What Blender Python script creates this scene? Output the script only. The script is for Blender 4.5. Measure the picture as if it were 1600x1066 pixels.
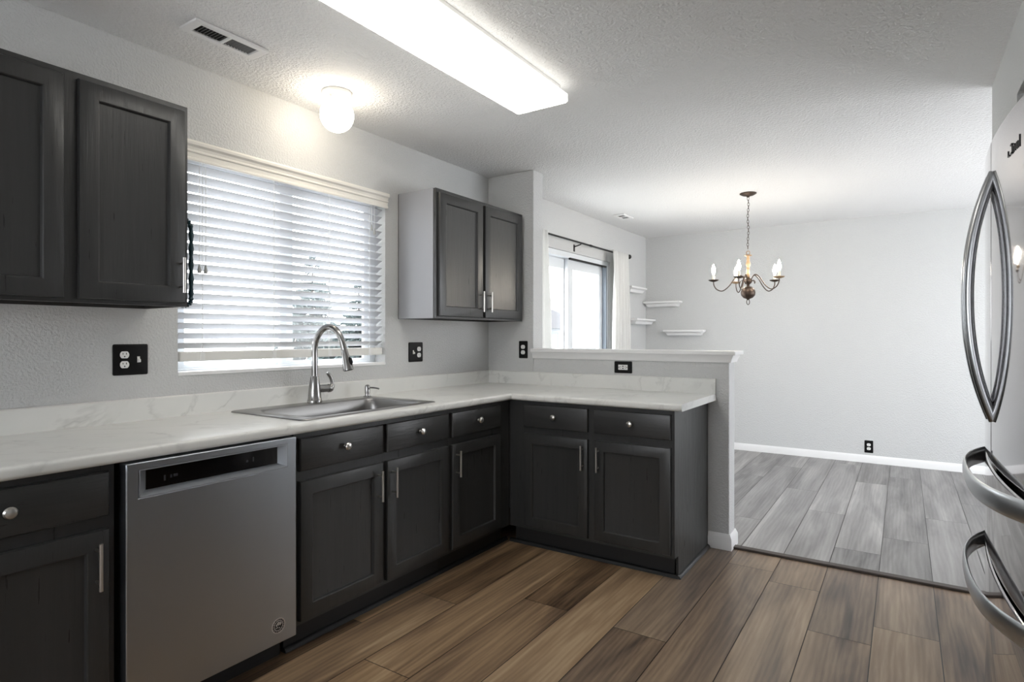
import bpy, bmesh, math, random
from mathutils import Vector, Matrix
PI = math.pi
random.seed(7)
for o in list(bpy.data.objects):
    bpy.data.objects.remove(o, do_unlink=True)
S = bpy.context.scene
COL = S.collection

# ------------------------------------------------------------------ camera
cam_d = bpy.data.cameras.new('camera')
cam = bpy.data.objects.new('camera', cam_d)
COL.objects.link(cam)
cam_d.sensor_width = 36.0
cam_d.lens = 36.0 * 925.2 / 1600.0
cam_d.shift_y = -(533.0 - 525.7) / 1600.0
cam_d.clip_start = 0.02
cam.location = (2.596, 0.0, 1.2534)
cam.rotation_euler = (PI / 2, 0, 0.5848)
S.camera = cam

# ------------------------------------------------------------------ view, world, light
S.view_settings.view_transform = 'Standard'
S.view_settings.look = 'None'
S.view_settings.gamma = 1.0
S.view_settings.use_curve_mapping = False
S.view_settings.exposure = 0.14
W = bpy.data.worlds.new('overcast_sky')
S.world = W
W.use_nodes = True
wn = W.node_tree
bg = wn.nodes['Background']
tcw = wn.nodes.new('ShaderNodeTexCoord')
sepw = wn.nodes.new('ShaderNodeSeparateXYZ')
rmpw = wn.nodes.new('ShaderNodeValToRGB')
wn.links.new(tcw.outputs['Generated'], sepw.inputs[0])
wn.links.new(sepw.outputs['Z'], rmpw.inputs[0])
rmpw.color_ramp.elements[0].position = 0.0
rmpw.color_ramp.elements[0].color = (0.95, 0.97, 1.0, 1)
rmpw.color_ramp.elements[1].position = 0.7
rmpw.color_ramp.elements[1].color = (0.90, 0.945, 1.0, 1)
wn.links.new(rmpw.outputs[0], bg.inputs['Color'])
bg.inputs['Strength'].default_value = 7.6
FLUO = 7.5       # fluorescent diffuser
GLOBE = 15.0
BULB = 170.0

# ------------------------------------------------------------------ materials
def srgb(r, g, b):
    f = lambda c: (c / 255 / 12.92) if c / 255 <= 0.04045 else ((c / 255 + 0.055) / 1.055) ** 2.4
    return (f(r), f(g), f(b), 1)

def mat(name, col, rough=0.5, metal=0.0, spec=0.5, emit=None, estr=0.0):
    m = bpy.data.materials.new(name); m.use_nodes = True
    b = m.node_tree.nodes['Principled BSDF']
    b.inputs['Base Color'].default_value = col
    b.inputs['Roughness'].default_value = rough
    b.inputs['Metallic'].default_value = metal
    b.inputs['Specular IOR Level'].default_value = spec
    if emit:
        b.inputs['Emission Color'].default_value = emit
        b.inputs['Emission Strength'].default_value = estr
    return m

class NT:
    def __init__(s, m): s.t = m.node_tree; s.b = s.t.nodes['Principled BSDF']
    def n(s, kind, **kw):
        nd = s.t.nodes.new('ShaderNode' + kind)
        for k, v in kw.items():
            if k in nd.inputs: nd.inputs[k].default_value = v
            else: setattr(nd, k, v)
        return nd
    def l(s, a, b): s.t.links.new(a, b)
    def ramp(s, fac, stops):
        r = s.n('ValToRGB'); cr = r.color_ramp
        while len(cr.elements) < len(stops): cr.elements.new(0.5)
        for e, (p, c) in zip(cr.elements, stops): e.position = p; e.color = c
        s.l(fac, r.inputs[0]); return r.outputs[0]
    def noise(s, scale, detail=2, stretch=(1, 1, 1), vec=None, rough=0.5, dist=0.0):
        if vec is None: vec = s.n('TexCoord').outputs['Object']
        mp = s.n('Mapping'); mp.inputs['Scale'].default_value = stretch
        s.l(vec, mp.inputs['Vector'])
        t = s.n('TexNoise', Scale=scale, Detail=detail, Roughness=rough, Distortion=dist)
        s.l(mp.outputs[0], t.inputs['Vector']); return t.outputs['Fac']
    def bump(s, h, strength, dist):
        b = s.n('Bump', Strength=strength, Distance=dist)
        s.l(h, b.inputs['Height']); s.l(b.outputs[0], s.b.inputs['Normal'])

def plaster(name, col, scale, strength, dist):
    m = mat(name, col, 0.75, 0, 0.25); t = NT(m)
    a = t.noise(scale, 3); 
    r = t.ramp(a, [(0.38, (0, 0, 0, 1)), (0.66, (1, 1, 1, 1))])
    t.bump(r, strength, dist); return m
M = {}
M['wall'] = plaster('wall_paint', srgb(205, 206, 206), 105, 0.5, 0.0035)
M['ceiling'] = plaster('ceiling_paint', srgb(232, 232, 232), 85, 0.65, 0.0045)
M['trim'] = mat('white_trim_paint', srgb(236, 236, 236), 0.4)
M['white_plastic'] = mat('white_plastic', srgb(236, 236, 234), 0.35)
M['black_plastic'] = mat('black_plastic', srgb(9, 9, 10), 0.45, 0, 0.2)
M['slot'] = mat('dark_slot', srgb(30, 28, 26), 0.6)
M['dark'] = mat('dark_recess', srgb(12, 12, 13), 0.7)

def cab_mat(name, c0, c1, st):
    m = mat(name, c0, 0.4, 0, 0.5); t = NT(m)
    g = t.noise(1.0, 4, st, dist=0.6)
    t.l(t.ramp(g, [(0.3, c0), (0.7, c1)]), t.b.inputs['Base Color'])
    g2 = t.noise(1.0, 5, tuple(x * 2.2 for x in st), rough=0.6)
    t.l(t.ramp(g2, [(0.3, (0.27,) * 3 + (1,)), (0.7, (0.40,) * 3 + (1,))]), t.b.inputs['Roughness'])
    t.bump(g2, 0.35, 0.002); return m
M['cabinet'] = cab_mat('grey_painted_oak', srgb(48, 49, 49), srgb(54, 54, 54), (45, 45, 2.5))
M['cabinet_h'] = cab_mat('grey_painted_oak_level_grain', srgb(48, 49, 49), srgb(54, 54, 54), (5, 5, 60))
M['cab_side_lit'] = mat('window_lit_side_panel', srgb(146, 147, 151), 0.32, 0, 0.6)  # cabinet grey lightened: window sheen put into the side's colour
M['cab_inside'] = mat('raw_cabinet_underside', srgb(120, 84, 56), 0.7)
M['toe'] = mat('toe_kick_black', srgb(26, 26, 27), 0.6)

m = mat('brushed_stainless', (0.43, 0.46, 0.50, 1), 0.33, 1.0); t = NT(m)
g = t.noise(1.0, 3, (14, 14, 900))
t.l(t.ramp(g, [(0.3, (0.28,) * 3 + (1,)), (0.7, (0.38,) * 3 + (1,))]), t.b.inputs['Roughness'])
M['steel'] = m
m = mat('fridge_stainless', (0.50, 0.485, 0.49, 1), 0.05, 1.0); t = NT(m)
g = t.noise(1.0, 3, (900, 900, 10))
t.l(t.ramp(g, [(0.3, (0.03,) * 3 + (1,)), (0.7, (0.06,) * 3 + (1,))]), t.b.inputs['Roughness'])
M['fridge'] = m
M['sink_steel'] = mat('sink_steel', (0.33, 0.325, 0.32, 1), 0.34, 1.0)
M['nickel'] = mat('brushed_nickel', (0.62, 0.60, 0.57, 1), 0.28, 1.0)
M['faucet'] = mat('faucet_steel', (0.36, 0.355, 0.35, 1), 0.22, 1.0)
M['fridge_handle'] = mat('fridge_handle_steel', (0.34, 0.35, 0.36, 1), 0.25, 1.0)
M['fridge_strap'] = mat('fridge_strap_steel', (0.60, 0.62, 0.64, 1), 0.34, 1.0)
M['fridge_side'] = mat('fridge_grey_side', srgb(90, 91, 93), 0.5)
M['gasket'] = mat('black_gasket', srgb(18, 18, 18), 0.6)
M['gloss_black'] = mat('gloss_black', srgb(8, 8, 10), 0.12)
M['bronze'] = mat('aged_bronze', srgb(74, 62, 54), 0.42, 0.7)
M['brass'] = mat('rubbed_brass', srgb(160, 134, 104), 0.45, 0.45)
M['candle'] = mat('candle_sleeve', srgb(240, 232, 214), 0.5)
M['bulb'] = mat('lit_bulb', (1, 0.9, 0.75, 1), 0.4, 0, 0.5, (1, 0.90, 0.76, 1), BULB)
M['globe'] = mat('lit_opal_globe', (1, 1, 1, 1), 0.3, 0, 0.5, (1, 0.89, 0.72, 1), GLOBE)
M['diffuser'] = mat('lit_acrylic_diffuser', (1, 1, 1, 1), 0.35, 0, 0.5, (1.0, 0.965, 0.89, 1), FLUO)
M['diffuser_rim'] = mat('lit_acrylic_rim', (1, 1, 1, 1), 0.35, 0, 0.5, (1.0, 0.965, 0.89, 1), 2.2)
M['teal'] = mat('dark_teal_paint', srgb(22, 52, 60), 0.35)
M['rod'] = mat('black_rod', srgb(18, 18, 19), 0.4, 0.3)
M['snow'] = mat('pale_ground', srgb(205, 205, 200), 0.9)
M['bark'] = mat('bark', srgb(90, 82, 74), 0.9)
M['needles'] = mat('spruce_needles', srgb(84, 95, 94), 0.9)
M['twig'] = mat('bare_twigs', srgb(150, 140, 132), 0.9)
M['roofing'] = mat('grey_shingles', srgb(96, 96, 98), 0.9)
M['pane_dark'] = mat('house_window_pane', srgb(110, 118, 128), 0.2)
M['strip'] = mat('dark_walnut_strip', srgb(66, 57, 52), 0.5)
M['sticker_dark'] = mat('sticker_black', srgb(24, 22, 22), 0.4)
M['sticker'] = mat('sticker_silver', srgb(226, 220, 214), 0.35)
M['door_frame_grey'] = mat('blue_grey_frame', srgb(150, 160, 172), 0.5)
M['outer_vinyl'] = mat('white_vinyl', srgb(228, 232, 236), 0.4)

# curtain and blind cloth: let some light through
def translucent(name, col, tr, rough=0.6):
    m = mat(name, col, rough, 0, 0.3); t = NT(m)
    out = t.t.nodes['Material Output']
    tl = t.n('BsdfTranslucent'); tl.inputs['Color'].default_value = col
    mx = t.n('MixShader'); mx.inputs[0].default_value = tr
    t.l(t.b.outputs[0], mx.inputs[1]); t.l(tl.outputs[0], mx.inputs[2]); t.l(mx.outputs[0], out.inputs[0])
    return m
M['curtain'] = translucent('white_curtain_cloth', srgb(240, 240, 238), 0.3, 0.9)
M['slat'] = translucent('white_blind_slat', srgb(200, 201, 204), 0.05, 0.5)

# glass: clear with a fresnel reflection
m = mat('window_glass', (1, 1, 1, 1), 0.0); t = NT(m)
tr = t.n('BsdfTransparent'); gl = t.n('BsdfGlossy', Roughness=0.0); fr = t.n('LayerWeight'); pw = t.n('Math', operation='POWER'); t.l(fr.outputs['Facing'], pw.inputs[0]); pw.inputs[1].default_value = 5.0
ml = t.n('Math', operation='MULTIPLY_ADD'); t.l(pw.outputs[0], ml.inputs[0]); ml.inputs[1].default_value = 0.6; ml.inputs[2].default_value = 0.03
mx = t.n('MixShader'); t.l(ml.outputs[0], mx.inputs[0]); t.l(tr.outputs[0], mx.inputs[1]); t.l(gl.outputs[0], mx.inputs[2])
t.l(mx.outputs[0], t.t.nodes['Material Output'].inputs[0]); M['glass'] = m
M['louvre'] = mat('grey_vent_louvre', srgb(112, 112, 112), 0.5)

# marble laminate
m = mat('white_marble_laminate', srgb(222, 222, 218), 0.28, 0, 0.5); t = NT(m)
vec = t.n('TexCoord').outputs['Object']
def dot(v, k):
    q = t.n('VectorMath', operation='DOT_PRODUCT'); t.l(vec, q.inputs[0]); q.inputs[1].default_value = [x * k for x in v]; return q.outputs['Value']
d0 = Vector((.45, .72, .53)).normalized(); d1 = d0.cross(Vector((0, 0, 1))).normalized(); d2 = d0.cross(d1)
rot = t.n('CombineXYZ'); t.l(dot(d0, 1.6), rot.inputs[0]); t.l(dot(d1, 5.5), rot.inputs[1]); t.l(dot(d2, 5.5), rot.inputs[2])
nz = t.noise(1.0, 5, (1, 1, 1), vec=rot.outputs[0], rough=0.55, dist=0.35)
vein = t.ramp(nz, [(0.47, (0, 0, 0, 1)), (0.497, (0.7,) * 3 + (1,)), (0.503, (1, 1, 1, 1)), (0.53, (0, 0, 0, 1))])
cl = t.noise(0.8, 4, vec=rot.outputs[0])
base = t.ramp(cl, [(0.3, srgb(222, 223, 220)), (0.65, srgb(229, 229, 226))])
msk = t.noise(5.0, 2, vec=vec)
mm = t.n('Math', operation='MULTIPLY'); t.l(vein, mm.inputs[0]); t.l(t.ramp(msk, [(0.4, (0, 0, 0, 1)), (0.75, (0.6,) * 3 + (1,))]), mm.inputs[1])
mix = t.n('MixRGB'); t.l(mm.outputs[0], mix.inputs[0]); t.l(base, mix.inputs[1]); mix.inputs[2].default_value = srgb(165, 165, 162)
t.l(mix.outputs[0], t.b.inputs['Base Color']); M['marble'] = m

# vinyl plank: 'plank' colour attribute = (tone, seed, grey: cool daylight put into colour)
m = mat('vinyl_plank', srgb(130, 115, 100), 0.38, 0, 0.45); t = NT(m)
at = t.n('Attribute'); at.attribute_name = 'plank'
sp = t.n('SeparateColor'); t.l(at.outputs['Color'], sp.inputs[0])
tone, seed, grey = sp.outputs[0], sp.outputs[1], sp.outputs[2]
obj_v = t.n('TexCoord').outputs['Object']
cmb = t.n('CombineXYZ')
for i, k in enumerate((37.0, 53.0, 71.0)):
    q = t.n('Math', operation='MULTIPLY'); t.l(seed, q.inputs[0]); q.inputs[1].default_value = k; t.l(q.outputs[0], cmb.inputs[i])
va = t.n('VectorMath', operation='ADD'); t.l(obj_v, va.inputs[0]); t.l(cmb.outputs[0], va.inputs[1])
V = va.outputs[0]
broad = t.noise(1.0, 3, (8.0, 0.8, 1), vec=V, dist=0.7)
mid = t.noise(1.0, 3, (26, 1.8, 1), vec=V, dist=1.2)
fine = t.noise(1.0, 5, (150, 9, 1), vec=V, rough=0.65, dist=0.8)
cath = t.n('TexWave', wave_type='RINGS', rings_direction='Y'); cath.inputs['Scale'].default_value = 2.0
cath.inputs['Distortion'].default_value = 9.0; cath.inputs['Detail'].default_value = 3.0; cath.inputs['Detail Scale'].default_value = 1.2
mp = t.n('Mapping'); mp.inputs['Scale'].default_value = (7, 0.55, 1); t.l(V, mp.inputs['Vector']); t.l(mp.outputs[0], cath.inputs['Vector'])
def mul(a, k):
    q = t.n('Math', operation='MULTIPLY'); t.l(a, q.inputs[0])
    if isinstance(k, float): q.inputs[1].default_value = k
    else: t.l(k, q.inputs[1])
    return q.outputs[0]
def add(a, b):
    q = t.n('Math', operation='ADD'); t.l(a, q.inputs[0])
    if isinstance(b, float): q.inputs[1].default_value = b
    else: t.l(b, q.inputs[1])
    return q.outputs[0]
bands = t.ramp(broad, [(0.28, (0, 0, 0, 1)), (0.72, (1, 1, 1, 1))])
fac = add(add(mul(bands, 0.48), mul(fine, 0.16)), add(mul(cath.outputs['Fac'], 0.08), mul(tone, 0.45)))
fac = add(add(fac, mul(mid, 0.26)), -0.29)
warm_lit = t.ramp(fac, [(0.0, srgb(40, 32, 26)), (0.1, srgb(70, 53, 40)), (0.32, srgb(120, 96, 72)), (0.55, srgb(160, 131, 98)), (0.85, srgb(200, 174, 138))])
cool_lit = t.ramp(fac, [(0.0, srgb(60, 60, 60)), (0.1, srgb(92, 91, 91)), (0.32, srgb(120, 119, 119)), (0.6, srgb(146, 146, 146)), (0.9, srgb(182, 182, 181))])
mix = t.n('MixRGB'); t.l(grey, mix.inputs[0]); t.l(warm_lit, mix.inputs[1]); t.l(cool_lit, mix.inputs[2])  # blend of warm-lit and daylight-grey colours of one floor
t.l(mix.outputs[0], t.b.inputs['Base Color'])
t.bump(fine, 0.10, 0.002); M['plank'] = m

# house siding: shallow lap boards
m = mat('pale_siding', srgb(226, 228, 230), 0.8); t = NT(m)
sx = t.n('SeparateXYZ'); t.l(t.n('TexCoord').outputs['Object'], sx.inputs[0])
q = t.n('Math', operation='MULTIPLY'); t.l(sx.outputs['Z'], q.inputs[0]); q.inputs[1].default_value = 7.0
fr_ = t.n('Math', operation='FRACT'); t.l(q.outputs[0], fr_.inputs[0])
t.l(t.ramp(fr_.outputs[0], [(0.0, srgb(100, 104, 110)), (0.10, srgb(132, 136, 140))]), t.b.inputs['Base Color']); M['siding'] = m

# ------------------------------------------------------------------ geometry helpers
def new(): return bmesh.new()
def face(bm, vs):
    try: return bm.faces.new(vs)
    except ValueError: return None
def box(bm, x0, x1, y0, y1, z0, z1):
    v = [bm.verts.new(p) for p in ((x0, y0, z0), (x1, y0, z0), (x1, y1, z0), (x0, y1, z0), (x0, y0, z1), (x1, y0, z1), (x1, y1, z1), (x0, y1, z1))]
    for f in ((0, 3, 2, 1), (4, 5, 6, 7), (0, 1, 5, 4), (1, 2, 6, 5), (2, 3, 7, 6), (3, 0, 4, 7)): bm.faces.new([v[i] for i in f])
def loft(bm, rings, cap0=True, cap1=True, closed=False):
    R = [[bm.verts.new(p) for p in r] for r in rings]
    n = len(R[0])
    prs = list(zip(R, R[1:])) + ([(R[-1], R[0])] if closed else [])
    for a, b in prs:
        for i in range(n): face(bm, [a[i], a[(i + 1) % n], b[(i + 1) % n], b[i]])
    if not closed:
        if cap0: face(bm, R[0][::-1])
        if cap1: face(bm, R[-1])
    return R
def tube(bm, pts, rad, n=10, cap=True, closed=False, flat=None):
    """round tube along points; rad a number or a list; flat=(ra, rb, up) gives an elliptical strap"""
    P = [Vector(p) for p in pts]; m_ = len(P); rings = []
    up = Vector(flat[2]) if flat else None
    prev = None
    for i, p in enumerate(P):
        a = P[(i - 1) % m_] if (closed or i > 0) else P[i]
        b = P[(i + 1) % m_] if (closed or i < m_ - 1) else P[i]
        d = (b - a).normalized()
        if up is not None: s = d.cross(up).normalized(); u = s.cross(d).normalized()
        else:
            if prev is None:
                ref = Vector((0, 0, 1)) if abs(d.z) < 0.9 else Vector((1, 0, 0))
                s = d.cross(ref).normalized()
            else:
                s = (prev - d * prev.dot(d)).normalized()
            u = s.cross(d).normalized(); prev = s
        r = rad[i] if isinstance(rad, (list, tuple)) else rad
        ra, rb = (flat[0], flat[1]) if flat else (r, r)
        rings.append([p + s * ra * math.cos(2 * PI * k / n) + u * rb * math.sin(2 * PI * k / n) for k in range(n)])
    loft(bm, rings, cap, cap, closed)
def lathe(bm, prof, c=(0, 0, 0), axis='z', n=24):
    """prof: list of (radius, height)"""
    rings = []
    for r, h in prof:
        ring = []
        for k in range(n):
            a = 2 * PI * k / n; u, v = max(r, 1e-4) * math.cos(a), max(r, 1e-4) * math.sin(a)
            d = {'z': (u, v, h), 'x': (h, u, v), 'y': (u, h, v), '-y': (u, -h, v)}[axis]
            ring.append((c[0] + d[0], c[1] + d[1], c[2] + d[2]))
        rings.append(ring)
    loft(bm, rings)
def slab(bm, us, vs, keep, w0, w1, axis):
    """grid of cells us x vs, cells kept by keep(u, v), extruded from w0 to w1 along axis, as one closed skin"""
    def P(u, v, w): return {'x': (w, u, v), 'y': (u, w, v), 'z': (u, v, w)}[axis]
    cache = {}
    def V(i, j, k):
        if (i, j, k) not in cache: cache[(i, j, k)] = bm.verts.new(P(us[i], vs[j], (w0, w1)[k]))
        return cache[(i, j, k)]
    K = lambda i, j: 0 <= i < len(us) - 1 and 0 <= j < len(vs) - 1 and keep((us[i] + us[i + 1]) / 2, (vs[j] + vs[j + 1]) / 2)
    for i in range(len(us) - 1):
        for j in range(len(vs) - 1):
            if not K(i, j): continue
            for k in (0, 1): face(bm, [V(i, j, k), V(i + 1, j, k), V(i + 1, j + 1, k), V(i, j + 1, k)])
            for (di, dj, a, b) in ((-1, 0, (i, j), (i, j + 1)), (1, 0, (i + 1, j), (i + 1, j + 1)), (0, -1, (i, j), (i + 1, j)), (0, 1, (i, j + 1), (i + 1, j + 1))):
                if not K(i + di, j + dj): face(bm, [V(*a, 0), V(*b, 0), V(*b, 1), V(*a, 1)])
def rrect(x0, x1, y0, y1, r, z, n=6):
    out = []
    for cx, cy, a0 in ((x1 - r, y1 - r, 0), (x0 + r, y1 - r, 90), (x0 + r, y0 + r, 180), (x1 - r, y0 + r, 270)):
        for k in range(n + 1):
            a = math.radians(a0 + 90 * k / n); out.append((cx + r * math.cos(a), cy + r * math.sin(a), z))
    return out
def spline(pts, n=8):
    P = [Vector(p) for p in pts]; out = []
    for i in range(len(P) - 1):
        p0, p1, p2, p3 = P[max(i - 1, 0)], P[i], P[i + 1], P[min(i + 2, len(P) - 1)]
        for k in range(n):
            t_ = k / n
            out.append(0.5 * ((2 * p1) + (p2 - p0) * t_ + (2 * p0 - 5 * p1 + 4 * p2 - p3) * t_ ** 2 + (3 * p1 - p0 - 3 * p2 + p3) * t_ ** 3))
    out.append(P[-1]); return out

def worldpos(o):
    v = Vector((0, 0, 0))
    while o is not None: v += o.location; o = o.parent
    return v
def obj(name, bm, material, parent=None, bevel=0.0, seg=2, smooth=35):
    bmesh.ops.remove_doubles(bm, verts=bm.verts, dist=1e-6)
    bmesh.ops.recalc_face_normals(bm, faces=bm.faces)
    if parent is not None:
        w = worldpos(parent); bmesh.ops.translate(bm, vec=-w, verts=bm.verts)
    me = bpy.data.meshes.new(name); bm.to_mesh(me); bm.free()
    for p in me.polygons: p.use_smooth = True
    me.set_sharp_from_angle(angle=math.radians(smooth))
    o = bpy.data.objects.new(name, me); COL.objects.link(o)
    if isinstance(material, str): material = M[material]
    me.materials.append(material)
    if parent is not None: o.parent = parent
    if bevel:
        b = o.modifiers.new('bevel', 'BEVEL'); b.width = bevel; b.segments = seg; b.limit_method = 'ANGLE'; b.angle_limit = math.radians(40)
        b.harden_normals = False
    return o
def bx(name, material, parent, x0, x1, y0, y1, z0, z1, bevel=0.0):
    bm = new(); box(bm, x0, x1, y0, y1, z0, z1); return obj(name, bm, material, parent, bevel)
def tag(o, label, cat, group=None):
    o['label'] = label; o['category'] = cat
    if group: o['group'] = group
    return o
def thing(name, label, cat, loc, group=None):
    o = bpy.data.objects.new(name, None); COL.objects.link(o); o.location = loc
    o.empty_display_size = 0.1
    return tag(o, label, cat, group)
def struct(o): o['kind'] = 'structure'; return o

# frames: (a along the front, z up, c out of the front)
class Fx:   # front faces +x
    def __init__(s, x0): s.x0 = x0
    def p(s, a, z, c): return (s.x0 + c, a, z)
    ax = 'x'
    out = Vector((1, 0, 0))
class Fy:   # front faces -y
    def __init__(s, y0): s.y0 = y0
    def p(s, a, z, c): return (a, s.y0 - c, z)
    ax = '-y'
    out = Vector((0, -1, 0))
def fbox(bm, F, a0, a1, z0, z1, c0, c1):
    p, q = F.p(a0, z0, c0), F.p(a1, z1, c1)
    box(bm, min(p[0], q[0]), max(p[0], q[0]), min(p[1], q[1]), max(p[1], q[1]), min(p[2], q[2]), max(p[2], q[2]))
def frings(F, lst):
    return [[F.p(a0, z0, c), F.p(a1, z0, c), F.p(a1, z1, c), F.p(a0, z1, c)] for a0, a1, z0, z1, c in lst]
def frect_rings(bm, F, a0, a1, z0, z1, spec):
    loft(bm, frings(F, [(a0 + i, a1 - i, z0 + i, z1 - i, c) for i, c in spec]))

# ------------------------------------------------------------------ the setting
H = 2.44
YB = 6.845          # far dining wall
YP0, YP1 = 3.596, 3.726   # corner stub and half wall
XR = 2.945
WY0, WY1, WZ0, WZ1 = 1.326, 2.543, 1.095, 2.100   # kitchen window opening
DY0, DY1, DZ1 = 3.98, 5.80, 2.04                    # sliding door opening
XE = 4.75           # far right wall of the dining side
YN = -2.6           # wall behind the camera

# floor: planks on a dark subfloor
rows0 = 2.018 - 0.2335 * 9
seams_k = {3: 1.60, 2: 2.165, 4: 2.393, 6: 2.37, 7: 3.392, 9: 2.995, 5: 3.05, 8: 2.1, 10: 1.75, 1: 1.2, 0: .8}
seams_k = {}
def rowi(x): return int(math.floor((x - rows0) / 0.2335 + 1e-6))
for x_, y_ in ((0.95, 1.60), (0.73, 2.165), (1.2, 2.393), (1.65, 2.37), (1.9, 3.392), (2.6, 2.995), (1.43, 3.2), (2.1, 1.35), (2.35, 0.9), (2.85, 2.2)): seams_k[rowi(x_)] = y_
seams_d = {}
for x_, y_ in ((1.43, 5.65), (1.9, 5.35), (2.35, 5.90), (2.6, 4.355), (2.85, 4.975), (3.0, 5.55), (1.65, 4.31), (2.1, 4.75)): seams_d[rowi(x_)] = y_
tones = {('k', rowi(0.95), 0): .72, ('k', rowi(1.2), 0): .33, ('d', rowi(2.35), 0): .78, ('d', rowi(2.6), 0): .35, ('d', rowi(2.85), 0): .42, ('d', rowi(2.85), -1): .3, ('d', rowi(2.6), -1): .72, ('d', rowi(1.65), 0): .55, ('d', rowi(1.9), 0): .62,
         ('k', rowi(2.35), 0): .60, ('k', rowi(2.6), 0): .62, ('k', rowi(1.65), 0): .42, ('k', rowi(1.9), 0): .36, ('k', rowi(2.1), 0): .45}
YT = 3.655
bm = new(); lay = bm.loops.layers.float_color.new('plank')
def quad(x0, x1, y0, y1, z, col):
    f = bm.faces.new([bm.verts.new(p) for p in ((x0, y0, z), (x1, y0, z), (x1, y1, z), (x0, y1, z))])
    for l in f.loops: l[lay] = col
quad(-0.02, XE, YN, YB, -0.004, (-3.0, 0.5, 0.5, 1))
LP = 1.905; G = 0.0017
for kind, ya, yb, sm in (('k', YN, YT, seams_k), ('d', YT, YB, seams_d)):
    for i in range(-1, 24):
        xa, xb = rows0 + i * 0.2335, rows0 + (i + 1) * 0.2335
        xa, xb = max(xa, 0.0), min(xb, XE)
        if xb - xa < 0.02: continue
        s0 = sm.get(i, ya + random.random() * LP)
        for k in range(-4, 5):
            y0, y1 = s0 + (k - 1) * LP, s0 + k * LP
            y0, y1 = max(y0, ya), min(y1, yb)
            if y1 - y0 < 0.01: continue
            tn = tones.get((kind, i, k), random.uniform(0.2, 0.75))
            quad(xa + G, xb - G, y0 + G, y1 - G, 0.0, (tn, random.random(), (random.uniform(.0, .12) if xb < 1.6 else random.uniform(.22, .38)) if kind == 'k' else 0.92, 1))  # one floor: left kitchen warm, right and dining greyer, painting how light falls
struct(obj('floor', bm, 'plank'))

bm = new(); box(bm, -0.15, XE + 0.15, YN - 0.15, YB + 0.15, H, H + 0.12); struct(obj('ceiling', bm, 'ceiling'))
bm = new()
inwin = lambda y, z: WY0 < y < WY1 and WZ0 < z < WZ1
indoor = lambda y, z: DY0 < y < DY1 and z < DZ1
slab(bm, [YN - .15, WY0, WY1, DY0, DY1, YB + .15], [-0.05, WZ0, DZ1, WZ1, H], lambda y, z: not inwin(y, z) and not indoor(y, z), -0.15, 0.0, 'x')
struct(obj('wall_left', bm, 'wall'))
bm = new(); box(bm, 0, XE + .15, YB, YB + 0.15, -0.05, H); struct(obj('wall_back', bm, 'wall'))
bm = new(); box(bm, 0, 0.398, YP0, YP1, 0, H); struct(obj('wall_corner', bm, 'wall', bevel=0.006, seg=3))
bm = new(); box(bm, 0.398, 1.742, YP0, YP1, 0, 1.105); struct(obj('wall_peninsula', bm, 'wall', bevel=0.006, seg=3))
# right wall with the refrigerator alcove
AY0, AY1, AZ = 1.20, 2.86, 2.15
bm = new()
slab(bm, [YN - .15, AY0, AY1, 3.605], [0, AZ, H], lambda y, z: not (AY0 < y < AY1 and z < AZ), XR, XR + 0.13, 'x')
box(bm, XR + .13, XE + .15, AY1 + .3, 3.605, 0, H)
box(bm, XR + .13, XR + .95, AY1, AY1 + .3, 0, H)
box(bm, XR + .13, XR + .95, AY0 - .12, AY0, 0, H)
box(bm, XR + .85, XR + .95, AY0, AY1, 0, H)
box(bm, XR + .13, XR + .85, AY0, AY1, AZ, H)
struct(obj('wall_right', bm, 'wall'))
bm = new()
slab(bm, [3.605, 4.0, 6.4, YB], [0, 0.5, 2.1, H], lambda y, z: not (4.0 < y < 6.4 and .5 < z < 2.1), XE, XE + .15, 'x')  # opening for the added dining daylight window
struct(obj('wall_right.001', bm, 'wall'))
bm = new()
slab(bm, [-.15, 0.4, 2.4, XR + .13], [-.05, .9, 2.1, H], lambda x, z: not (.4 < x < 2.4 and .9 < z < 2.1), YN - .15, YN, 'y')  # opening for the added daylight window behind the camera
struct(obj('wall_front', bm, 'wall'))

def baseboard(name, F, a0, a1, h=0.075, t_=0.014):
    bm = new()
    prof = [(0, 0), (0, t_), (h * .72, t_), (h * .9, t_ * .6), (h, t_ * .35), (h, 0)]
    loft(bm, [[F.p(a, z, c) for z, c in prof] for a in (a0, a1)])
    return struct(obj(name, bm, 'trim'))
baseboard('baseboard_back', Fy(YB), 0, XE)
baseboard('baseboard_left', Fx(0), DY1 + .06, YB - .014)
bm = new()   # baseboard around the free end of the half wall
def bprof(h=0.09, t_=0.016): return [(0, t_), (h * .72, t_), (h * .88, t_ * .6), (h, t_ * .3)]
rings = []
for z, c in [(0, 0.016), (0.065, 0.016), (0.08, 0.010), (0.092, 0.005)]:
    rings.append([(1.622, YP0 - c, z), (1.742 + c, YP0 - c, z), (1.742 + c, YP1 + c, z), (0.40, YP1 + c, z), (0.40, YP1 - .002, z), (1.74, YP1 - .002, z), (1.74, YP0 + .002, z), (1.622, YP0 + .002, z)])
loft(bm, rings); struct(obj('baseboard_peninsula', bm, 'trim'))

# cap of the half wall (moulded ledge)
bm = new(); rings = []
for z, d in [(1.098, .004), (1.100, .012), (1.112, .015), (1.122, .020), (1.134, .026), (1.142, .028), (1.143, .040), (1.147, .043), (1.162, .043), (1.167, .039)]:
    rings.append([(0.398, YP0 - d, z), (1.742 + d, YP0 - d, z), (1.742 + d, YP1 + d, z), (0.398, YP1 + d, z)])
loft(bm, rings); struct(obj('trim_1', bm, 'trim'))
# the ledge turns onto the corner stub by a couple of centimetres
bm = new()
box(bm, 1.742, 3.3, YT - .024, YT + .024, 0.0, 0.013)
struct(obj('trim_2', bm, 'strip', bevel=0.004))

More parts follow.
